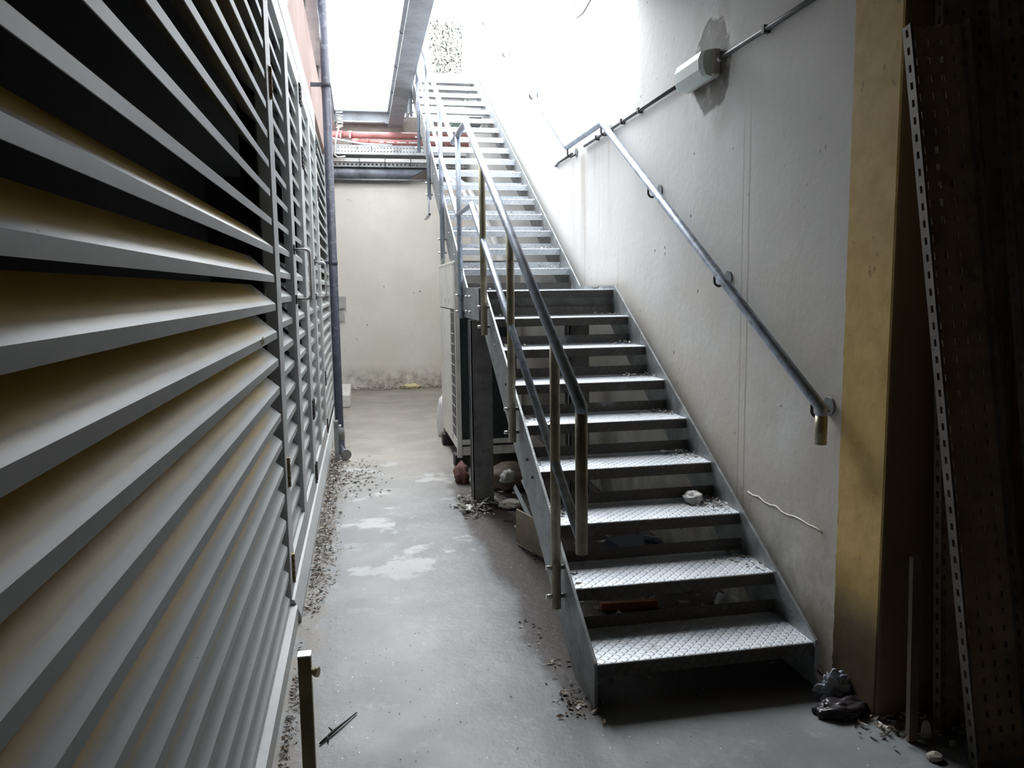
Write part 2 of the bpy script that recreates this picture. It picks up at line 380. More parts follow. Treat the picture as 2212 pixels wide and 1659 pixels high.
m = MB().prism([(13.4, 0), (13.4, 3.26), (13.47, 3.36), (13.56, 3.43), (13.75, 3.43), (13.75, 0)], -.62, XW, 'x')
m.build('wall_back', 'back_wall')['kind'] = 'structure'
MB().box(-.62, XW, 13.75, 14.0, 0, 4.5).build('wall_upper', 'concrete')['kind'] = 'structure'
MB().box(-2.6, -.62, 13.8, 14.0, 0, 4.08).build('wall_north', 'dark')['kind'] = 'structure'
MB().box(-6, XW + .3, 14.0, 22, 4.3, 4.5).build('floor_upper', 'lightconc')['kind'] = 'structure'
t = struct(MB().box(1.25, XW, 13.95, 14.2, 4.5, 5.28).build('wall_outer', 'lightconc'))
# wall groove ridge low on the right wall
t = MB()
rnd = random.Random(3)
pts = [(XW + .001, 2.90 + .65 * i / 12, .615 + .008 * rnd.uniform(-1, 1)) for i in range(13)]
t.tube(pts, .0045, 6)
o = t.build('trim_1', 'wall_right'); o['kind'] = 'structure'

# ------------------------------------------------------------------ louvres
def blades(y0, y1, z0, z1, xf, mb, pitch=.1305, ph=0.0):
    z = z0 + ph
    while z < z1 - .03:
        p = [(0, 0), (0, .038), (-.10, .038 + .092), (-.112, .038 + .092), (-.112, .132), (-.10, .1275), (-.004, .0365), (-.004, .002), (-.012, .002), (-.012, 0)]
        p = [(0, 0), (0, .037), (-.104, .128), (-.104, .131), (-.001, .041), (.002, .037), (.002, 0)]
        poly = [(xf - .003, z), (xf, z), (xf, z + .031), (xf - .104, z + .122), (xf - .106, z + .1195), (xf - .003, z + .0295)]
        mb.prism(poly, y0, y1, 'y')
        z += pitch
lp = thing('louvre_panel', 'wide grey louvre panel with ochre shade painted on its slopes before the first door', 'louvre', (XL, 1.0, 0))
b = MB(); blades(-1.7, 3.865, .10, 3.32, XL - .004, b, ph=.011); b.build('louvre_blades', 'louvre', lp)
b = MB().box(XL - .13, XL - .055, 3.865, 3.915, 0, 3.42); b.build('end_channel', 'dark', lp)
b = MB().box(XL - .03, XL + .028, -1.7, 3.915, 0, .09); b.build('sill', 'door', lp)
b = MB().cyl((XL - .052, 3.84, 1.617), (XL - .044, 3.84, 1.617), .0085); b.build('screw', 'stainless', lp)
st = MB()
st.obox((XL + .0015, 3.27, 1.44), (.0012, 0, 0), (0, .022, 0), (0, 0, .016))
sk = st.build('sticker', 'yellow', lp)
MB().obox((XL + .003, 3.265, 1.437), (.0006, 0, 0), (0, .004, 0), (0, 0, .009)).obox((XL + .003, 3.277, 1.437), (.0006, 0, 0), (0, .004, 0), (0, 0, .009)).build('sticker_mark', 'blackhinge', sk)

fr = thing('door_frame', 'pale grey steel frame and footplate holding the louvred doors', 'door frame', (XL, 6.2, 0))
for (ya, yb) in ((3.915, 4.018), (6.142, 6.238), (8.362, 8.46)):
    MB().box(XL - .06, XL, ya, yb, .0, 3.42).build('mullion', 'door', fr, bevel=.003)
each('head_rail', 'door', fr, [(XL - .06, XL, 4.018, 6.142, 3.22, 3.42), (XL - .06, XL, 6.238, 8.362, 3.22, 3.42)], .003)
MB().prism([(XL + .042, 0), (XL + .042, .03), (XL + .012, .115), (XL - .002, .12), (XL - .002, 0)], 3.915, 13.38, 'y').build('footplate', 'door', fr)
def leaf(num, y0, y1, hinge_low, handle):
    """a louvred door leaf with stiles, rails, blades, hinges and a pull"""
    root = bpy.data.objects.new('door_%d' % num, None); COL.objects.link(root); root.location = (XL, (y0 + y1) / 2, .13)
    struct(root)
    s0, s1 = (.10, .105)
    each('stile', 'door', root, [(XL - .05, XL, y0, y0 + s0, .13, 3.21), (XL - .05, XL, y1 - s1, y1, .13, 3.21)], .002)
    each('rail', 'door', root, [(XL - .05, XL - .0005, y0 + s0, y1 - s1, .13, .27), (XL - .05, XL - .0005, y0 + s0, y1 - s1, 3.09, 3.21)], .002)
    b = MB(); blades(y0 + s0, y1 - s1, .27, 3.09, XL - .020, b, ph=.0); b.build('louvre_blades', 'louvre', root)
    hy = y0 - .001 if hinge_low else y1 + .001
    for z in (.245, .74, 2.61, 3.06):
        h = MB()
        for k in range(5): h.cyl((XL + .006, hy, z - .075 + k * .03), (XL + .006, hy, z - .075 + k * .03 + .0275), .0085, 10)
        h.box(XL, XL + .003, hy - .02, hy + .02, z - .075, z + .075)
        h.build('hinge', 'brass' if num == 1 else 'blackhinge', root)
    if handle:
        yh = y1 - .05 if hinge_low else y0 + .05
        zb, zt = 1.585, 1.885
        p = [(XL + .0, yh, zb)] + arc((XL + .062, yh, zb + .03), .03, -math.pi / 2, 0, 5, (1, 0, 0), (0, 0, 1)) + \
            arc((XL + .062, yh, zt - .03), .03, 0, math.pi / 2, 5, (1, 0, 0), (0, 0, 1)) + [(XL, yh, zt)]
        h = MB().tube(p, .0095, 12); hp = h.build('pull_handle', 'stainless', root)
        for z in (zb, zt): MB().box(XL + .0005, XL + .008, yh - .032, yh + .032, z - .028, z + .028).build('handle_plate', 'blackhinge', hp)
    return root
leaf(1, 4.02, 5.078, True, True)
leaf(2, 5.082, 6.14, False, False)
leaf(3, 6.24, 7.298, True, True)
leaf(4, 7.302, 8.36, False, False)
lp2 = thing('louvre_panel', 'far grey louvre panel behind the blue drain pipe', 'louvre', (XL, 11, 0))
b = MB(); blades(8.46, 13.36, .12, 3.34, XL - .012, b, ph=.02); b.build('louvre_blades', 'louvre', lp2)
each('stile', 'door', lp2, [(XL - .05, XL, 10.85, 10.95, .12, 3.40), (XL - .05, XL, 13.3, 13.38, .12, 3.40)])

# overhead steel along the left and the grating it carries
ch = thing('steel_channel', 'grey steel channel running along the top of the salmon wall', 'beam', (-.33, 10, 4.2))
MB().prism([(-.44, 4.26), (-.30, 4.26), (-.30, 4.275), (-.425, 4.275), (-.425, 4.54), (-.30, 4.54), (-.30, 4.56), (-.44, 4.56)], 5.45, 13.7, 'y').build('channel', 'beam', ch)
for yy in (5.6, 7.6, 10.0, 12.4):
    MB().box(-.45, -.387, yy - .06, yy + .06, 4.08, 4.26).build('bracket', 'blackhinge', ch)
bm_ = thing('steel_beam', 'long grey steel beam overhead beside the open stairwell', 'beam', (.66, 9, 4.3))
MB().prism([(.545, 4.30), (.775, 4.30), (.775, 4.318), (.668, 4.318), (.668, 4.542), (.775, 4.542), (.775, 4.56), (.545, 4.56), (.545, 4.542), (.652, 4.542), (.652, 4.318), (.545, 4.318)], 5.42, 13.62, 'y').build('beam', 'beam', bm_)
cb = thing('steel_beam', 'short grey steel channel crossing above the back wall', 'beam', (.1, 13.6, 4.35))
MB().prism([(13.62, 4.36), (13.74, 4.36), (13.74, 4.56), (13.62, 4.56), (13.62, 4.545), (13.725, 4.545), (13.725, 4.375), (13.62, 4.375)], -.4, .80, 'x').build('channel', 'beam', cb)
for zz in (0,):
    MB().tube([(-.33, 13.6, 4.372), (.5, 13.6, 4.372)], .012, 8).build('edge_bar', 'zinc', cb)
seams = [5.42, 6.75, 8.1, 9.45, 10.85, 12.2, 13.6]
glab = ['grating panel overhead at the edge of the concrete ceiling', 'second grating panel overhead from the viewer', 'third grating panel overhead from the viewer', 'third grating panel overhead from the back wall', 'second grating panel overhead from the back wall', 'grating panel overhead beside the back wall']
for i in range(len(seams) - 1):
    a, c = seams[i] + .012, seams[i + 1] - .012
    g = thing('grating_panel', 'galvanised ' + glab[i], 'grating', (.1, a, 4.56), 'grating panels over the passage')
    mb = MB(); k = 0; x = -.30
    while x < .60: mb.box(x - .0011, x + .0011, a, c, 4.575, 4.587); x += .05
    y = a + .05
    mb2 = MB()
    while y < c: mb2.tube([(-.31, y, 4.583), (.61, y, 4.583)], .002, 5); y += .1
    mb.build('bearing_bars', 'galvtray', g); mb2.build('cross_rods', 'galvtray', g)
    each('edge_bar', 'beam', g, [(-.312, .612, a - .003, a, 4.574, 4.588), (-.312, .612, c, c + .003, 4.574, 4.588)])
    for yy in (c,):
        MB().tube(arc((.575, yy, 4.54), .03, math.pi * .9, math.pi * 2.0, 8, (1, 0, 0), (0, 0, 1)), .005, 6).build('clip', 'blackhinge', g)

# ------------------------------------------------------------------ the stair
XA, XB = .849, 1.770
Y0, G1, R1 = 2.816, .3295, .18
YU, G2, R2 = 6.648, .3415, .1821
stair = thing('staircase', 'galvanised steel staircase of open checker plate treads rising along the wall', 'staircase', (1.3, 2.8, 0))
def top1(y): return .195 + .5505 * (y - 2.80)
def top2(y): return 1.645 + .5485 * (y - 6.33)
T = .012
def stringer(x0, name):
    y1, y2 = 5.435, 6.33
    lo = [(2.80, 0), (2.80, .195), (y1, 1.645), (y2, 1.645), (y2, 1.405), (5.60, 1.405), (2.80 + (.33) / .5505 - .24, 0)]
    lo = [(2.80, 0), (2.80, .195), (y1, 1.645), (y2, 1.645), (y2, 1.405), (y1 + .15, 1.405), (3.09, 0)]
    o = MB().prism(lo, x0, x0 + T, 'x').build(name, 'steel', stair)
    hi = [(y2 + .002, 1.645), (12.35, top2(12.35)), (13.70, top2(12.35)), (13.70, top2(12.35) - .26), (12.45, top2(12.35) - .26), (y2 + .45, 1.405 + .10), (y2 + .002, 1.405)]
    MB().prism(hi, x0, x0 + T, 'x').build(name, 'steel', stair)
    return o
stringer(XA - T, 'stringer'); stringer(XB, 'stringer')
def tread_mesh(D, name):
    t = .006; Lh = .056; U = .062; b = MB()
    poly = [(0, -Lh), (0, -.006), (.0018, -.0018), (.006, 0), (D - t, 0), (D - t, U), (D, U), (D, -t), (t, -t), (t, -Lh)]
    return b.prism(poly, 0, XB - XA, 'x')
tr = None
for k in range(8):
    p = Vector((XA, Y0 + k * G1, (k + 1) * R1))
    if tr is None:
        mb = tread_mesh(.312, 'tread'); mb.v = [v + p for v in mb.v]; tr = mb.build('tread', 'shadedgrimyplate', stair, origin=p)
    else: dup(tr, stair, p - stair.location)
tr2 = None
for k in range(16):
    p = Vector((XA, YU + k * G2, 9 * R1 + (k + 1) * R2))
    if tr2 is None:
        mb = tread_mesh(.325, 'tread'); mb.v = [v + p for v in mb.v]; tr2 = mb.build('tread', 'plate', stair, origin=p)
    else: dup(tr2, stair, p - stair.location)
p = Vector((XA, Y0 + 8 * G1, 9 * R1))
mb = tread_mesh(1.16, ''); mb.v = [v + p for v in mb.v]; mb.build('landing_plate', 'shadedgrimyplate', stair, origin=p)
p = Vector((XA, YU + 16 * G2, 9 * R1 + 17 * R2))
mb = tread_mesh(1.55, ''); mb.v = [v + p for v in mb.v]; mb.build('top_landing_plate', 'plate', stair, origin=p)
MB().prism([(5.49, 1.42), (5.60, 1.42), (5.60, 1.435), (5.505, 1.435), (5.505, 1.585), (5.60, 1.585), (5.60, 1.60), (5.49, 1.60)], XA, XB, 'x').build('landing_beam', 'column', stair)
for (xa, xb, ya, yb, za, zb) in ((.79, XA - T - .001, 12.30, 12.75, 4.28, 4.52), (.78, .79, 12.30, 12.75, 4.20, 4.28)):
    MB().box(xa, xb, ya, yb, za, zb).build('bracket_plate', 'galvtray', stair)
gp = MB().box(XA - T - .012, XA - T - .0005, 5.60, 6.42, 1.408, 1.64).build('gusset_plate', 'steel', stair)
for yy in (6.02, 6.22):
    for z in (1.46, 1.575):
        MB().cyl((XA - T - .03, yy, z), (XA - T - .012, yy, z), .011, 6).build('bolt', 'zinc', gp)
for i, xc in enumerate((.875, 1.63)):
    c = MB()
    c.box(xc - .078, xc + .078, 5.85, 5.862, 0, 1.405).box(xc - .078, xc + .078, 5.988, 6.0, 0, 1.405).box(xc - .005, xc + .005, 5.862, 5.988, 0, 1.405)
    c.box(xc - .078, xc - .07, 5.85, 5.90, 0, 1.405)
    co = c.build('support_column', 'column', stair)
    MB().box(xc - .12, xc + .12, 5.82, 6.03, 0, .012).build('base_plate', 'column', co)
bl = None
for k, yy in enumerate([3.9, 4.02, 4.45, 4.62, 5.0, 5.2, 6.85, 7.1, 7.5, 7.9, 8.3, 8.8, 9.3, 9.8]):
    z = (top1(yy) if yy < 5.5 else top2(yy)) - .13
    mb = MB().cyl((XA - T - .008, yy, z), (XA - T, yy, z), .008, 8)
    mb.build('bolt_hole' if yy < 5 else 'bolt', 'blackhinge' if yy < 5 else 'zinc', stair)

# guardrail
gr = thing('guardrail', 'galvanised tube guardrail with two rails on the open side of the stair', 'railing', (.80, 2.84, 0))
XR = .80; RR = .0235
def trail(y): return 1.19 + .5375 * (y - 2.845) if y < 5.96 else (2.843 if y < 6.74 else 2.843 + .552 * (y - 6.74))
MB().tube([(XR, 2.845, .62), (XR, 2.845, 1.165)], RR, 18).build('newel', 'post', gr)
MB().tube([(XR, 2.845, 1.1651), (XR, 2.845, 1.19), (XR, 5.93, 2.843), (XR, 6.74, 2.843), (XR, 12.45, 2.843 + .552 * (12.45 - 6.74))], RR, 18).build('top_rail', 'rail', gr)
MB().tube([(XR, 2.86, .668), (XR, 5.71, 2.232), (XR, 6.53, 2.232), (XR, 12.45, 2.232 + .547 * (12.45 - 6.53))], .0195, 16).build('mid_rail', 'rail', gr)
for yy, zb in ((3.26, .235), (4.25, .79), (5.20, 1.33), (6.42, 1.40), (7.75, 1.93), (9.06, 2.63), (10.36, 3.36), (11.66, 4.07)):
    po = MB().cyl((XR, yy, zb), (XR, yy, trail(yy)), .0215, 18).build('post', 'post' if yy < 6 else 'rail', gr)
    for dz in (.055, .185):
        MB().cyl((XR - .045, yy, zb + dz), (XR - .0205, yy, zb + dz), .0105, 6).build('bolt', 'zinc', po)
        MB().cyl((XR + .02, yy, zb + dz), (XA - T, yy, zb + dz), .010, 10).build('spacer', 'column', po)

ps_ = thing('pipe_stub', 'short pale pipe with an open dark end hung under the upper stair flight', 'pipe', (.79, 9.0, 2.465))
MB().tube([(.79, 9.0, 2.465), (.79, 9.5, 2.465)], .023, 14).build('pipe', 'whitepvc', ps_)
MB().cyl((.79, 8.996, 2.465), (.79, 9.0005, 2.465), .014, 14).build('open_end', 'blackhinge', ps_)
MB().cyl((.79, 9.04, 2.488), (.79, 9.04, 2.66), .006, 8).build('hanger', 'rail', ps_)

# wall handrail
hr = thing('wall_handrail', 'steel tube handrail bracketed to the white wall along the stair', 'handrail', (1.77, 2.8, 1.0))
XH = 1.77
def hrail(y): return 1.148 + .5745 * (y - 2.81) if y < 5.72 else (2.82 if y < 6.72 else 2.82 + .553 * (y - 6.72))
MB().tube([(XH, 2.81, 1.005), (XH, 2.81, 1.12)], .0235, 18).build('end_stub', 'post', hr)
MB().tube([(XH, 2.81, 1.1201), (XH, 2.81, 1.148), (XH, 5.72, 2.82), (XH, 6.72, 2.82), (XH, 12.3, 2.82 + .553 * 5.58)], .0235, 18).build('rail', 'rail', hr)
for yy in (2.88, 3.80, 4.76, 5.74, 6.70, 8.2, 9.7, 11.2):
    z = hrail(yy)
    bk = MB().tube([(XW - .004, yy, z - .06), (1.80, yy, z - .085)] + arc((1.797, yy, z - .058), .027, -math.pi / 2, -math.pi, 5, (1, 0, 0), (0, 0, 1)) + [(XH, yy, z - .02)], .0065, 8).build('bracket', 'blackhinge', hr)
    MB().cyl((XW - .008, yy, z - .045), (XW, yy, z - .045), .038, 20).build('wall_rose', 'steel', bk)

# conduit, lamp and loose cable on the right wall
cn = thing('conduit', 'thin steel conduit clipped level along the white wall through the lamp', 'conduit', (1.83, 2.6, 2.775))
MB().tube([(1.832, 2.525, 2.775), (1.832, 3.90, 2.775)], .0115, 10).build('tube', 'conduit', cn)
MB().tube([(1.832, 4.36, 2.775), (1.832, 6.40, 2.775)], .0115, 10).build('tube', 'conduit', cn)
for yy in (2.62, 2.98, 3.45, 5.1, 5.45, 6.05):
    MB().box(1.818, XW, yy - .012, yy + .012, 2.758, 2.792).build('clip', 'blackhinge', cn)
tag(MB().tube([(1.832, 6.78, 2.775), (1.832, 7.25, 2.775), (1.84, 7.4, 2.765)], .011, 10).build('conduit', 'conduit'), 'short leftover length of conduit behind the landing part of the wall handrail', 'conduit')
lm = thing('bulkhead_lamp', 'unlit wall lamp with a milky faceted cover over a dark plaster patch', 'lamp', (1.85, 4.14, 2.77))
MB().box(1.800, XW, 3.93, 4.32, 2.697, 2.833).build('lamp_body', 'acwhite', lm, bevel=.012)
f = MB(); prof = [(1.808, 2.69), (1.765, 2.70), (1.745, 2.735), (1.742, 2.79), (1.757, 2.825), (1.808, 2.838)]
ya, yb = 3.945, 4.315
n_ = len(prof); vs = []
for yy, sc_ in ((ya, .80), (ya + .03, 1.0), (yb - .03, 1.0), (yb, .80)):
    for (x_, z_) in prof: vs.append((1.808 + (x_ - 1.808) * sc_, yy, 2.765 + (z_ - 2.765) * (1 if sc_ == 1 else .93)))
fs = [(i * n_ + k, i * n_ + k + 1, (i + 1) * n_ + k + 1, (i + 1) * n_ + k) for i in range(3) for k in range(n_ - 1)]
fs += [tuple(range(n_)), tuple(range(4 * n_ - 1, 3 * n_ - 1, -1))]
f.add(vs, fs); f.build('lamp_cover', 'diffuser', lm)
MB().cyl((1.79, 3.98, 2.777), (1.79, 4.32, 2.777), .018, 12).build('tube_lamp', 'whitepvc', lm)
MB().cyl((1.832, 3.895, 2.775), (1.832, 3.952, 2.775), .015, 12).build('cable_gland', 'zinc', lm)
lc = MB().tube([(1.835, 6.75, 4.3), (1.83, 6.68, 3.98), (1.80, 6.50, 3.80), (1.80, 6.32, 3.775), (1.82, 6.15, 3.83), (1.835, 6.02, 4.0), (1.84, 5.98, 4.3)], .006, 8)
tag(lc.build('hanging_cable', 'darkwire'), 'loose loop of grey cable hanging high on the white stair wall', 'cable')

# ------------------------------------------------------------------ blue drain pipe and its post
dp = thing('drain_pipe', 'slate blue vertical drain pipe in front of the louvres', 'pipe', (-.245, 7.9, 0))
MB().tube([(-.245, 7.9, 4.545), (-.245, 7.9, .20), (-.24, 7.88, .11), (-.22, 7.82, .065), (-.19, 7.72, .06)], .041, 18).build('pipe', 'bluepipe', dp)
MB().cyl((-.245, 7.9, .16), (-.245, 7.9, .30), .047, 18).build('socket', 'column', dp)
MB().cyl((-.195, 7.735, .06), (-.183, 7.70, .06), .05, 18).build('outlet_rim', 'column', dp)
for z in (3.55, 1.9):
    MB().cyl((-.245, 7.9, z - .02), (-.245, 7.9, z + .02), .045, 18).build('pipe_clip', 'bluepipe', dp)
    MB().box(XL, -.285, 7.88, 7.92, z - .015, z + .015).build('clip_arm', 'bluepipe', dp)
ps = thing('short_post', 'short square steel post standing before the foot of the drain pipe', 'post', (-.272, 7.7, 0))
MB().box(-.292, -.252, 7.68, 7.72, 0, .39).build('post', 'steel', ps, bevel=.002)
MB().box(-.30, -.25, 7.67, 7.73, .39, .40).build('cap', 'zinc', ps)
MB().cyl((-.25, 7.69, .345), (-.222, 7.69, .345), .016, 6).build('bolt', 'zinc', ps)
pc = thing('cable_bundle', 'coils of white cable hanging beside the top of the drain pipe', 'cable', (-.27, 13.45, 4.4))
mb = MB()
for i in range(7):
    z = 4.22 + i * .045
    mb.tube([(-.225 + .05 * math.cos(t * math.pi / 8), 13.28 + .05 * math.sin(t * math.pi / 8), z + .012 * math.cos(t * math.pi / 8 + i)) for t in range(16)], .009, 6, closed=True)
mb.build('coils', 'wire', pc)
MB().tube([(-.23, 13.24, 4.24), (-.29, 13.22, 4.0), (-.32, 13.22, 3.78), (-.27, 13.23, 3.74), (-.15, 13.24, 3.76)], .012, 8).build('tail', 'wire', pc)

# ------------------------------------------------------------------ services across the back wall
def py13(z): return z
YP = 13.45
RP = thing('red_pipe', 'upper faded red pipe across the back wall', 'pipe', (.3, YP, 4.13), 'red pipes')
MB().cyl((-.5, YP, 4.135), (XW, YP, 4.135), .052, 16).build('pipe', 'red', RP)
for x in (-.22, -.07):
    MB().cyl((x - .035, YP, 4.135), (x + .035, YP, 4.135), .064, 16).build('coupling', 'red', RP)
    MB().box(x - .008, x + .008, YP - .075, YP - .06, 4.07, 4.14).build('pipe_clip', 'zinc', RP)
RP2 = thing('red_pipe', 'lower faded red pipe with white lettering across the back wall', 'pipe', (.5, YP, 4.02), 'red pipes')
MB().cyl((-.02, YP - .02, 4.02), (XW, YP - .02, 4.02), .048, 16).build('pipe', 'red', RP2)
for (xa, xb) in ((-.04, .07), (.19, .225)): MB().cyl((xa, YP - .02, 4.02), (xb, YP - .02, 4.02), .058, 16).build('coupling', 'red', RP2)
mb = MB(); rnd = random.Random(8); x = .40
for wlen in (3, 1, 6, 1, 7, 1, 8):
    for k in range(wlen):
        if wlen > 1: mb.box(x, x + .016, YP - .0685, YP - .066, 4.005, 4.005 + rnd.choice((.018, .022, .026)))
        x += .021
    x += .012
mb.build('lettering', 'whitepvc', RP2)
def perf(mb, o, U, V, L, W, rows, pitch, sl, sw, th=.002, margin=.012, skip=None):
    """perforated sheet spanned by unit vectors U (length) and V (width): strips and bridges round real slots"""
    o, U, V = Vector(o), Vector(U).normalized(), Vector(V).normalized(); N = U.cross(V).normalized() * th / 2
    def rect(a0, a1, b0, b1): mb.obox(o + U * (a0 + a1) / 2 + V * (b0 + b1) / 2, U * (a1 - a0) / 2, V * (b1 - b0) / 2, N)
    gaps = []
    step = (W - 2 * margin) / rows
    for r in range(rows):
        c = margin + step * (r + .5); gaps.append((c - sw / 2, c + sw / 2))
    e = 0
    for (a, b) in gaps: rect(0, L, e, a); e = b
    rect(0, L, e, W)
    for (a, b) in gaps:
        x = 0; i = 0
        while x < L:
            x2 = min(L, x + pitch - sl)
            rect(x, x2, a, b); x += pitch; i += 1
PT = thing('perforated_tray', 'bright perforated cable tray below the red pipes on the back wall', 'cable tray', (.5, YP, 3.85), 'service trays')
mb = MB(); perf(mb, (-.40, YP - .10, 3.82), (1, 0, 0), (0, 0, 1), 2.2, .135, 2, .052, .026, .016, .003, .012)
mb.box(-.40, 1.80, YP - .10, YP + .29, 3.813, 3.819).box(-.40, 1.80, YP - .112, YP - .095, 3.945, 3.957)  # tray floor carried back to the wall to shade it
mb.build('tray', 'galvtray', PT)
for x in (.17, .58):
    cu = bpy.data.curves.new('tray_lettering', 'FONT'); cu.body = 'LIGHTS'; cu.size = .045; cu.extrude = .0005; cu.space_character = 1.15
    tmp = bpy.data.objects.new('tmp', cu); me = bpy.data.meshes.new_from_object(tmp); bpy.data.objects.remove(tmp)
    ob = bpy.data.objects.new('tray_lettering', me); COL.objects.link(ob); ob.parent = PT
    ob.location = Vector((x, YP - .1035, 3.866)) - PT.location; ob.rotation_euler = (math.pi / 2, 0, 0)
    me.materials.clear(); me.materials.append(MT['blackhinge'])
for i, x in enumerate((.03, .26)):
    MB().tube([(x, YP - .115, 3.95), (x + .01, YP - .115, 3.90), (x - .005, YP - .112, 3.88)], .004, 5).build('wire_tie', 'blackhinge', PT)
# slack pale strap above the tray
tag(MB().tube([(-.36, YP - .09, 4.06), (-.1, YP - .1, 4.01), (.15, YP - .1, 3.975), (.6, YP - .1, 3.966)], .016, 8).build('loose_cable', 'wire'), 'slack white cable sagging between the red pipes and the perforated tray', 'cable')
CT = thing('ladder_tray', 'lower ladder tray carrying strapped white conduits on the back wall', 'cable tray', (.5, YP, 3.65), 'service trays')
mb = MB(); perf(mb, (-.36, YP - .16, 3.612), (1, 0, 0), (0, 0, 1), 2.16, .068, 1, .065, .032, .03, .003, .01)
mb.box(-.36, 1.80, YP - .16, YP + .02, 3.607, 3.612); mb.build('tray', 'steel', CT)
for (dy, dz, r) in ((-.175, 3.695, .018), (-.17, 3.725, .014)):
    MB().tube([(-.34, YP + dy, dz), (1.80, YP + dy, dz)], r, 10).build('conduit', 'whitepvc', CT)
for x in (.06, .47, .88):
    MB().box(x - .005, x + .005, YP - .20, YP - .165, 3.60, 3.745).build('strap', 'blackhinge', CT)
DU = thing('round_duct', 'sooty round duct cut off at a slant under the trays', 'duct', (.4, YP, 3.52))
mb = MB(); R_ = .093; n_ = 24; vs = []
for k in range(n_):
    t = 2 * math.pi * k / n_; vs.append((-.45, YP - .08 + R_ * math.cos(t), 3.505 + R_ * math.sin(t)))
for k in range(n_):
    t = 2 * math.pi * k / n_; vs.append((.98 + .17 * math.sin(t), YP - .08 + R_ * math.cos(t), 3.505 + R_ * math.sin(t)))
mb.add(vs, [(k, (k + 1) % n_, n_ + (k + 1) % n_, n_ + k) for k in range(n_)], True)
mb.add(vs[n_:], [tuple(range(n_))]); mb.build('duct', 'darkpipe', DU)
tag(MB().cyl((-.40, YP - .185, 3.402), (1.80, YP - .185, 3.402), .013, 8).build('thin_conduit', 'steel'), 'thin steel conduit running just below the sooty duct on the back wall', 'conduit')
# small boxes at the far left of the back wall
bx = thing('junction_box', 'upper grey box on the back wall beside the drain pipe', 'box', (-.29, 13.4, 1.44))
MB().box(-.38, -.232, 13.345, 13.4, 1.34, 1.545).build('box', 'greybox', bx, bevel=.006)
MB().box(-.372, -.24, 13.341, 13.345, 1.348, 1.537).build('lid', 'greybox', bx)
bx = thing('junction_box', 'lower rounded grey box on the back wall beside the drain pipe', 'box', (-.30, 13.4, 1.22))
MB().prism([(-.38, 1.145), (-.275, 1.145), (-.258, 1.165), (-.262, 1.25), (-.29, 1.305), (-.38, 1.305)], 13.35, 13.4, 'y').build('box', 'greybox', bx)
bx = thing('floor_box', 'low beige box on the floor beyond the drain pipe', 'box', (-.28, 12.0, 0))
MB().box(-.34, -.185, 11.3, 12.6, 0, .19).build('casing', 'acwhite', bx, bevel=.02)

# ------------------------------------------------------------------ air conditioning units under the stair
def ac(x0, x1, y0, y1, z0, z1, label):
    a = thing('air_conditioner', label, 'air conditioner', (x0, y0, 0), 'outdoor units under the stair')
    zs = z1 - .43; p = .045
    MB().box(x0 + .012, x1 - .012, y0 + .012, y1 - .012, z0 + .10, z1 - .03).build('coil', 'coil', a)
    c = MB()
    for (xa, xb, ya, yb) in ((x0, x0 + p, y0, y0 + p), (x1 - p, x1, y0, y0 + p), (x1 - p, x1, y1 - p, y1), (x0, x0 + p, y1 - p, y1)):
        MB().box(xa, xb, ya, yb, z0, z1 - .02).build('corner_post', 'acwhite', a, bevel=.004)
    c.box(x0 - .004, x1 + .004, y0 - .004, y1 + .004, z1 - .03, z1)
    c.build('top_cover', 'acwhite', a, bevel=.006)
    MB().box(x0 - .003, x0 + .01, y0 + .06, y1 - .01, zs, z1 - .03).build('upper_panel', 'acwhite', a, bevel=.003)
    MB().box(x0 - .002, x0 + .01, y0 + .36, y1 - .01, z0 + .11, zs - .01).build('front_panel', 'acwhite', a, bevel=.003)
    MB().box(x0 + p, x1 - p, y0 - .002, y0 + .01, zs + .05, z1 - .03).build('side_panel', 'acwhite', a, bevel=.003)
    each('base_rail', 'acwhite', a, [(x0 + p, x1 - p, y0 + .001, y0 + .02, z0 + .12, z0 + .165), (x0 + p, x1 - p, y0 + .01, y1 - .01, z0 + .02, z0 + .10), (x0, x0 + .02, y0 + p, y1 - p, z0 + .08, z0 + .15)])
    g = MB(); z = z0 + .18
    while z < zs - .03: g.box(x0 - .006, x0 - .003, y0 + .05, y0 + .36, z, z + .004); z += .095
    for yy in (y0 + .13, y0 + .245): g.box(x0 - .005, x0 - .002, yy, yy + .003, z0 + .15, zs - .01)
    g.build('coil_guard', 'acwhite', a)
    for ya in (y0 + .03, y1 - .20):
        for xa in (x0 - .02, x1 - .20):
            MB().box(xa, xa + .22, ya, ya + .16, 0, z0 + .02).build('foot', 'rubber', a, bevel=.008)
    return a
a1 = ac(.825, 1.43, 7.1, 8.42, .10, 1.885, 'tall cream air conditioner behind the stair column')
for yy in (7.55, 7.85): MB().box(.8205, .8225, yy, yy + .008, 1.50, 1.545).build('panel_slot', 'blackhinge', a1)
ac(1.04, 1.56, 8.9, 10.15, .10, 1.80, 'cream air conditioner further back under the upper stair flight')
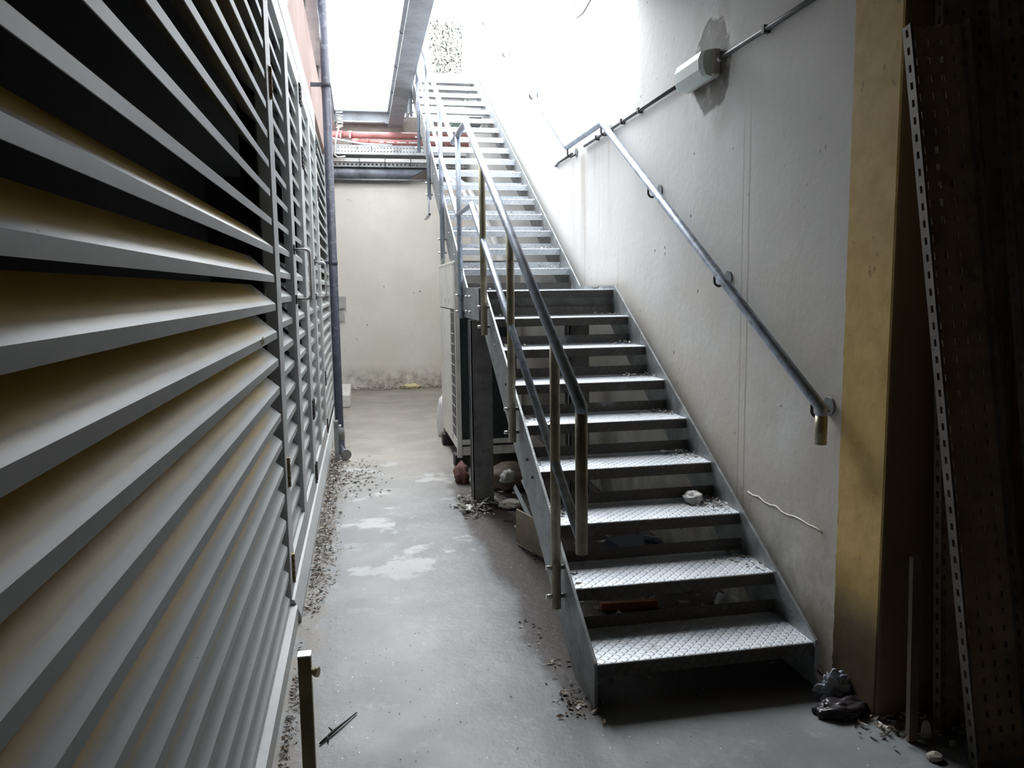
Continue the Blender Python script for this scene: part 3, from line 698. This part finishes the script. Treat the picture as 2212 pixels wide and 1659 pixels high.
# insulated pipes dropping behind the units
for i, (dx, lab) in enumerate(((0, 'white lagged pipe slanting under the upper flight, farther from the wall'), (.10, 'white lagged pipe slanting under the upper flight, closer to the wall'))):
    tag(MB().tube([(1.35 + dx, 13.2, 3.55), (1.52 + dx, 11.8, 3.1), (1.60 + dx, 10.4, 2.4), (1.62 + dx, 9.6, 1.9), (1.60 + dx, 9.2, 1.2)], .04, 12).build('lagged_pipe', 'whitepvc'), lab, 'pipe')
tag(MB().box(1.30, 1.36, 12.9, 12.96, 0, 3.6).build('steel_upright', 'steel'), 'slim steel upright against the back wall seen through the upper treads', 'post')
tag(MB().box(1.38, 1.62, 11.6, 11.9, 3.98, 4.06).build('green_carton', 'greentin'), 'sea green object showing between the upper treads', 'container')
tag(MB().box(1.62, 1.80, 11.6, 11.9, 3.98, 4.07).build('navy_carton', 'bluetin'), 'navy blue object showing between the upper treads', 'container')

# ------------------------------------------------------------------ perforated trays leaning in the alcove on the right
def lean_tray(foot, top, Wd, lip, yaw, label):
    foot, top = Vector(foot), Vector(top); U = (top - foot); L = U.length; U.normalize()
    V0 = Vector((math.cos(yaw), math.sin(yaw), 0)); V = (V0 - U * V0.dot(U)).normalized(); N = U.cross(V)
    if N.y > 0: N = -N
    t = thing('cable_tray', label, 'cable tray', foot, 'stored cable trays')
    mb = MB(); perf(mb, foot, U, V, L, Wd, 4, .058, .022, .012, .002, .012)
    mb.build('tray_bed', 'traybed', t)
    for off in (0, Wd):
        mb = MB(); perf(mb, foot + V * off, U, N, L, lip, 1, .056, .024, .014, .002, .006)
        e = foot + V * off + N * lip
        mb.obox(e + U * L / 2, U * L / 2, V * .004, N * .0015)
        mb.build('side_flange', 'dulltray', t)
    return t
lean_tray((1.985, 2.20, .002), (1.775, 2.43, 2.46), .20, .05, -.12, 'tall perforated tray with a pale edge leaning beside the ochre wall end')
lean_tray((2.30, 2.22, .002), (2.02, 2.40, 2.85), .16, .06, -.25, 'perforated tray leaning in the middle of the stored trays')
lean_tray((2.42, 1.99, .002), (2.07, 2.26, 2.75), .18, .05, -.2, 'perforated tray leaning farthest from the ochre wall end')
lean_tray((2.02, 2.42, .002), (1.93, 2.50, 2.9), .28, .04, .0, 'wide perforated tray standing flat against the dark alcove wall')
tag(MB().obox((1.902, 2.395, .335), (.017, 0, 0), (0, .010, 0), (.014, .03, .33)).build('timber_batten', 'darkwood'), 'dark timber batten leaning low behind the perforated trays', 'batten')

# ------------------------------------------------------------------ loose things on the floor
sp = thing('stub_post', 'short square brass coloured post with a yellow knob in front of the louvres', 'post', (-.212, 2.46, 0))
MB().box(-.232, -.192, 2.44, 2.48, 0, .498).build('post', 'olive', sp, bevel=.002)
MB().box(-.2325, -.1915, 2.4395, 2.4805, .498, .503).build('cap', 'zinc', sp)
MB().tube([(-.193, 2.452, .445), (-.179, 2.4465, .445), (-.1785, 2.446, .445), (-.170, 2.443, .445)], [.011, .011, .0155, .0155], 14).build('knob', 'yellow', sp)
tw = thing('twig', 'dark forked twig on the grey floor by the stub post', 'twig', (-.14, 2.88, 0))
MB().tube([(-.07, 2.975, .006), (-.12, 2.90, .009), (-.155, 2.85, .010), (-.20, 2.785, .006)], [.0028, .004, .006, .004], 7).tube([(-.155, 2.85, .010), (-.172, 2.862, .022)], [.004, .002], 6).tube([(-.175, 2.822, .010), (-.17, 2.79, .006)], [.004, .002], 6).build('stem', 'twig', tw)
def crumple(name, mat, c, size, seed, label, cat, sub=4, amp=.45, freq=2.2, group=None):
    bm = bmesh.new(); bmesh.ops.create_icosphere(bm, subdivisions=sub, radius=1)
    off = Vector((seed * 7.3, seed * 3.1, seed * 1.7))
    for v in bm.verts:
        d = noise.noise(v.co * freq + off) * amp + abs(noise.noise(v.co * freq * 2.3 + off)) * amp * .7
        v.co = v.co * (1 + d)
    zmin = min(v.co.z for v in bm.verts)
    me = bpy.data.meshes.new(name)
    for v in bm.verts: v.co = Vector((v.co.x * size[0], v.co.y * size[1], (max(v.co.z, -.6) + .6) * size[2]))
    bm.to_mesh(me); bm.free(); me.materials.append(MT[mat]); me.polygons.foreach_set('use_smooth', [mat != 'brick'] * len(me.polygons))
    o = bpy.data.objects.new(name, me); COL.objects.link(o); o.location = c
    return tag(o, label, cat, group)
crumple('plastic_bag', 'bluebag', (1.80, 2.70, .0), (.06, .03, .055), 1, 'crumpled blue and white plastic film at the foot of the wall end', 'bag', 4, .75, 3.2)
crumple('bin_bag', 'blackbag', (1.77, 2.585, 0), (.11, .05, .03), 2, 'flattened black plastic bag on the floor beside the bottom step', 'bag')
crumple('wrapper', 'rag', (1.895, 2.56, 0), (.07, .03, .015), 9, 'dark red film beside the black bag near the bottom step', 'wrapper')
crumple('rubble_piece', 'brick', (1.95, 2.37, 0), (.018, .016, .045), 3, 'upright chalky rubble piece at the foot of the leaning trays', 'rubble', 2, .25)
crumple('rubble_piece', 'brick', (1.89, 2.25, 0), (.026, .022, .018), 4, 'low chalky rubble lump on the floor nearest the picture bottom', 'rubble', 2, .25)
crumple('rubble_piece', 'brick', (2.01, 2.31, 0), (.012, .012, .014), 5, 'small round rubble crumb under the leaning trays', 'rubble', 2, .25)
crumple('paper_scrap', 'yellowpaper', (.79, 13.25, 0), (.13, .07, .05), 6, 'crumpled yellowed paper on the floor at the back wall', 'paper', 3, .5)
crumple('cloth_rag', 'rag', (.80, 6.62, 0), (.055, .11, .09), 7, 'red brown cloth rag bunched behind the stair column', 'cloth', 3, .5)
crumple('paper_scrap', 'paper', (1.10, 6.10, .10), (.05, .04, .055), 10, 'crumpled pale paper on the debris beside the stair column', 'paper', 3, .6)
crumple('plaster_slab', 'brick', (1.06, 5.72, 0), (.09, .08, .035), 11, 'flat chalky slab on the floor beside the stair column', 'rubble', 3, .3)
crumple('debris_heap', 'darkwood', (1.16, 6.35, 0), (.20, .18, .11), 12, 'dark red brown heap behind the leaning metal strips', 'debris', 3, .4)
crumple('tissue', 'paper', (1.63, 3.70, .54), (.045, .05, .035), 13, 'crumpled white tissue on the third step by the wall', 'tissue', 3, .5)
crumple('paper_scrap', 'paper', (1.76, 3.55, 0), (.06, .07, .06), 14, 'ragged white paper on the floor beneath the second step', 'paper', 3, .5)
crumple('white_sack', 'whitepvc', (.86, 8.80, 0), (.06, .10, .28), 15, 'white sheet bunched at the far side of the near air conditioner', 'sack', 3, .2)
cr = thing('printed_card', 'white card with dark dots lying among the debris beneath the third step', 'card', (1.70, 4.47, 0))
MB().obox((1.70, 4.47, .10), (.035, -.03, .0), (.02, .05, -.035), (.0012, .0012, .0016)).build('card', 'paper', cr)
for (a, b, c_) in ((1.685, 4.465, .112), (1.70, 4.445, .112)): MB().cyl((a, b, c_ - .004), (a, b, c_ + .002), .008, 10).build('printed_dot', 'bluetin', cr)
tag(MB().obox((1.62, 4.50, .04), (.14, .02, 0), (-.02, .15, 0), (0, 0, .036)).build('blue_case', 'bluetin'), 'dark blue flat case on the floor under the stair', 'case')
tag(MB().obox((1.295, 3.72, .02), (.145, -.012, 0), (0, .016, 0), (0, 0, .018)).build('wood_batten', 'orangewood'), 'orange brown batten lying under the second step', 'batten')
q = [Vector(p) for p in ((.922, 4.78, .255), (1.03, 4.48, .24), (1.055, 4.52, .004), (.93, 4.86, .02))]
nb_ = (q[1] - q[0]).cross(q[3] - q[0]).normalized() * .004
tag(MB().add([p + nb_ for p in q] + [p - nb_ for p in q], [(0, 1, 2, 3), (7, 6, 5, 4)] + [(k, k + 4, (k + 1) % 4 + 4, (k + 1) % 4) for k in range(4)]).build('board_offcut', 'cardboard'), 'tan board offcut propped low under the stair beside the passage', 'board')
for A_, B_, lab in (((.95, 5.0, .345), (1.065, 4.55, .03), 'grey metal strip leaning behind the stair stringer, nearer of two'), ((1.03, 5.12, .36), (1.11, 4.75, .08), 'grey metal strip leaning behind the stair stringer, farther of two')):
    A_, B_ = Vector(A_), Vector(B_); U = (B_ - A_) / 2; V = U.cross(Vector((0, 1, .6))).normalized()
    tag(MB().obox((A_ + B_) / 2, U, V * .017, U.cross(V).normalized() * .0015).build('metal_strip', 'galvtray'), lab, 'strip', 'loose metal strips')
tag(MB().obox((.74, 5.74, .02), (.018, .10, .0), (.02, -.004, 0), (0, 0, .004)).build('plastic_strip', 'whitepvc'), 'pale flat strip on the floor at the foot of the stair column', 'strip')

def flakes(name, mat, n, fn, label, seed, size=(.012, .035), cat='leaf litter', up=.6):
    rnd = random.Random(seed); mb = MB()
    for i in range(n):
        x, y, z = fn(rnd); L = rnd.uniform(*size); W = L * rnd.uniform(.35, .7); a = rnd.uniform(0, 2 * math.pi)
        tilt = rnd.gauss(0, .35) * up; roll = rnd.gauss(0, .4) * up
        U = Vector((math.cos(a) * math.cos(tilt), math.sin(a) * math.cos(tilt), math.sin(tilt)))
        V = Vector((-math.sin(a), math.cos(a), math.sin(roll))).normalized(); N = U.cross(V)
        c = Vector((x, y, z + L * .28 * (abs(math.sin(tilt)) + abs(math.sin(roll))) + .002)); k = rnd.uniform(.1, .35) * L
        vs = [c - U * L * .5, c - V * W * .5 + N * k * .3, c + V * W * .5 + N * k * .3, c + U * L * .5 + N * k, c - N * .001]
        mb.add([vs[0], vs[1], vs[4], vs[2], vs[3]], [(0, 1, 2), (0, 2, 3), (1, 4, 2), (2, 4, 3)])
    o = mb.build(name, mat); return tag(o, label, cat, None, 'stuff')
flakes('leaf_litter', 'litter', 1900, lambda r: (-.335 + abs(r.gauss(0, .06)), r.choice((r.uniform(4.0, 8.6), r.gauss(7.2, .5), r.gauss(5.6, .8))), r.uniform(0, .015)), 'dry leaves drifted along the foot of the louvred doors', 1)
flakes('leaf_litter', 'dustlitter', 240, lambda r: (-.10 + r.gauss(0, .13), r.gauss(7.0, .35), 0), 'pale leaves scattered on the floor by the drain pipe foot', 2, (.015, .05), up=.3)
flakes('leaf_litter', 'litter', 220, lambda r: (-.335 + abs(r.gauss(0, .03)), r.uniform(2.3, 3.4), r.uniform(0, .02)), 'dry leaves behind the stub post along the louvre foot', 3, (.012, .028))
flakes('leaf_litter', 'litter', 420, lambda r: (r.uniform(-.3, 1.8), 13.36 - abs(r.gauss(0, .12)), r.uniform(0, .03)), 'brown leaves along the foot of the back wall', 4, (.02, .06))
flakes('leaf_litter', 'dustlitter', 220, lambda r: (.78 + r.gauss(0, .07), 5.78 + r.gauss(0, .16), r.uniform(0, .04)), 'pale leaves and scraps round the stair column foot', 5, (.02, .06))
flakes('leaf_litter', 'litter', 90, lambda r: (.78 + r.gauss(0, .05), r.choice((r.uniform(2.75, 3.7), r.gauss(2.9, .08))), 0), 'dark leaf bits along the outside of the bottom steps', 6, (.01, .04))
flakes('leaf_litter', 'litter', 420, lambda r: (r.uniform(.95, 1.8), r.uniform(2.95, 6.5), r.uniform(0, .02)), 'leaf debris on the dirty floor under the stair', 7, (.015, .06))
def on_treads(r):
    k = r.choice((1, 2, 2, 3, 4, 4, 5, 6, 7, 8)); right = r.random() < .7
    d = abs(r.gauss(0, .07)); x = XB - .01 - d if right else XA + .01 + d
    zz = (k + 1) * R1
    return (x, Y0 + k * G1 + .28 - abs(r.gauss(0, .09)) * 1.0, zz + r.uniform(0, .012))
flakes('leaf_litter', 'dustlitter', 420, on_treads, 'dry leaf scraps gathered at the ends of the lower treads', 8, (.01, .038))
def on_up(r):
    k = r.choice((0, 0, 1, 1, 2, 3, 4, 6, 8)); d = abs(r.gauss(0, .2))
    x = XB - .02 - d if r.random() < .5 else XA + .02 + d
    return (min(max(x, XA + .02), XB - .02), YU + k * G2 + r.uniform(.02, .3), 9 * R1 + (k + 1) * R2 + r.uniform(0, .02))
flakes('leaf_litter', 'dustlitter', 260, on_up, 'dry leaf scraps on the upper treads', 9, (.012, .04))
flakes('grit', 'dustlitter', 260, lambda r: (r.uniform(-.25, .75), r.uniform(2.4, 5.2), 0), 'scattered pale grit on the near floor', 10, (.004, .011), 'grit', .3)
flakes('leaf_litter', 'litter', 200, lambda r: (1.98 + r.gauss(0, .09), 2.45 + r.gauss(0, .05), r.uniform(0, .02)), 'dark debris at the foot of the leaning trays', 11, (.012, .04))

# ivy above the stair head
iv = thing('ivy', 'square of pale ivy on the wall above the stair head', 'climbing plant', (1.6, 14.0, 5.28))
rnd = random.Random(21); mb = MB()
for i in range(2600):
    x = rnd.uniform(1.33, 1.83); z = rnd.uniform(5.26, 6.12); x -= .06 * math.sin((z - 5.2) * 3.2) * (1.85 - x)
    y = 13.98 + rnd.uniform(-.10, .12); L = rnd.uniform(.03, .06); a = rnd.uniform(0, 6.28)
    U = Vector((math.cos(a), rnd.uniform(-.9, .2), math.sin(a))).normalized(); V = U.orthogonal().normalized() * .4; c = Vector((x, y, z))
    mb.add([c - U * L * .5, c - V * L, c + U * L * .6, c + V * L], [(0, 1, 2, 3)])
mb.build('foliage', 'ivy', iv)
mb = MB()
for i in range(16):
    x = rnd.uniform(1.36, 1.82); mb.tube([(x, 14.06, 5.28), (x + rnd.uniform(-.05, .05), 14.04, 5.7), (x + rnd.uniform(-.06, .06), 14.03, 6.1)], .008, 5)
mb.build('stem', 'twig', iv)
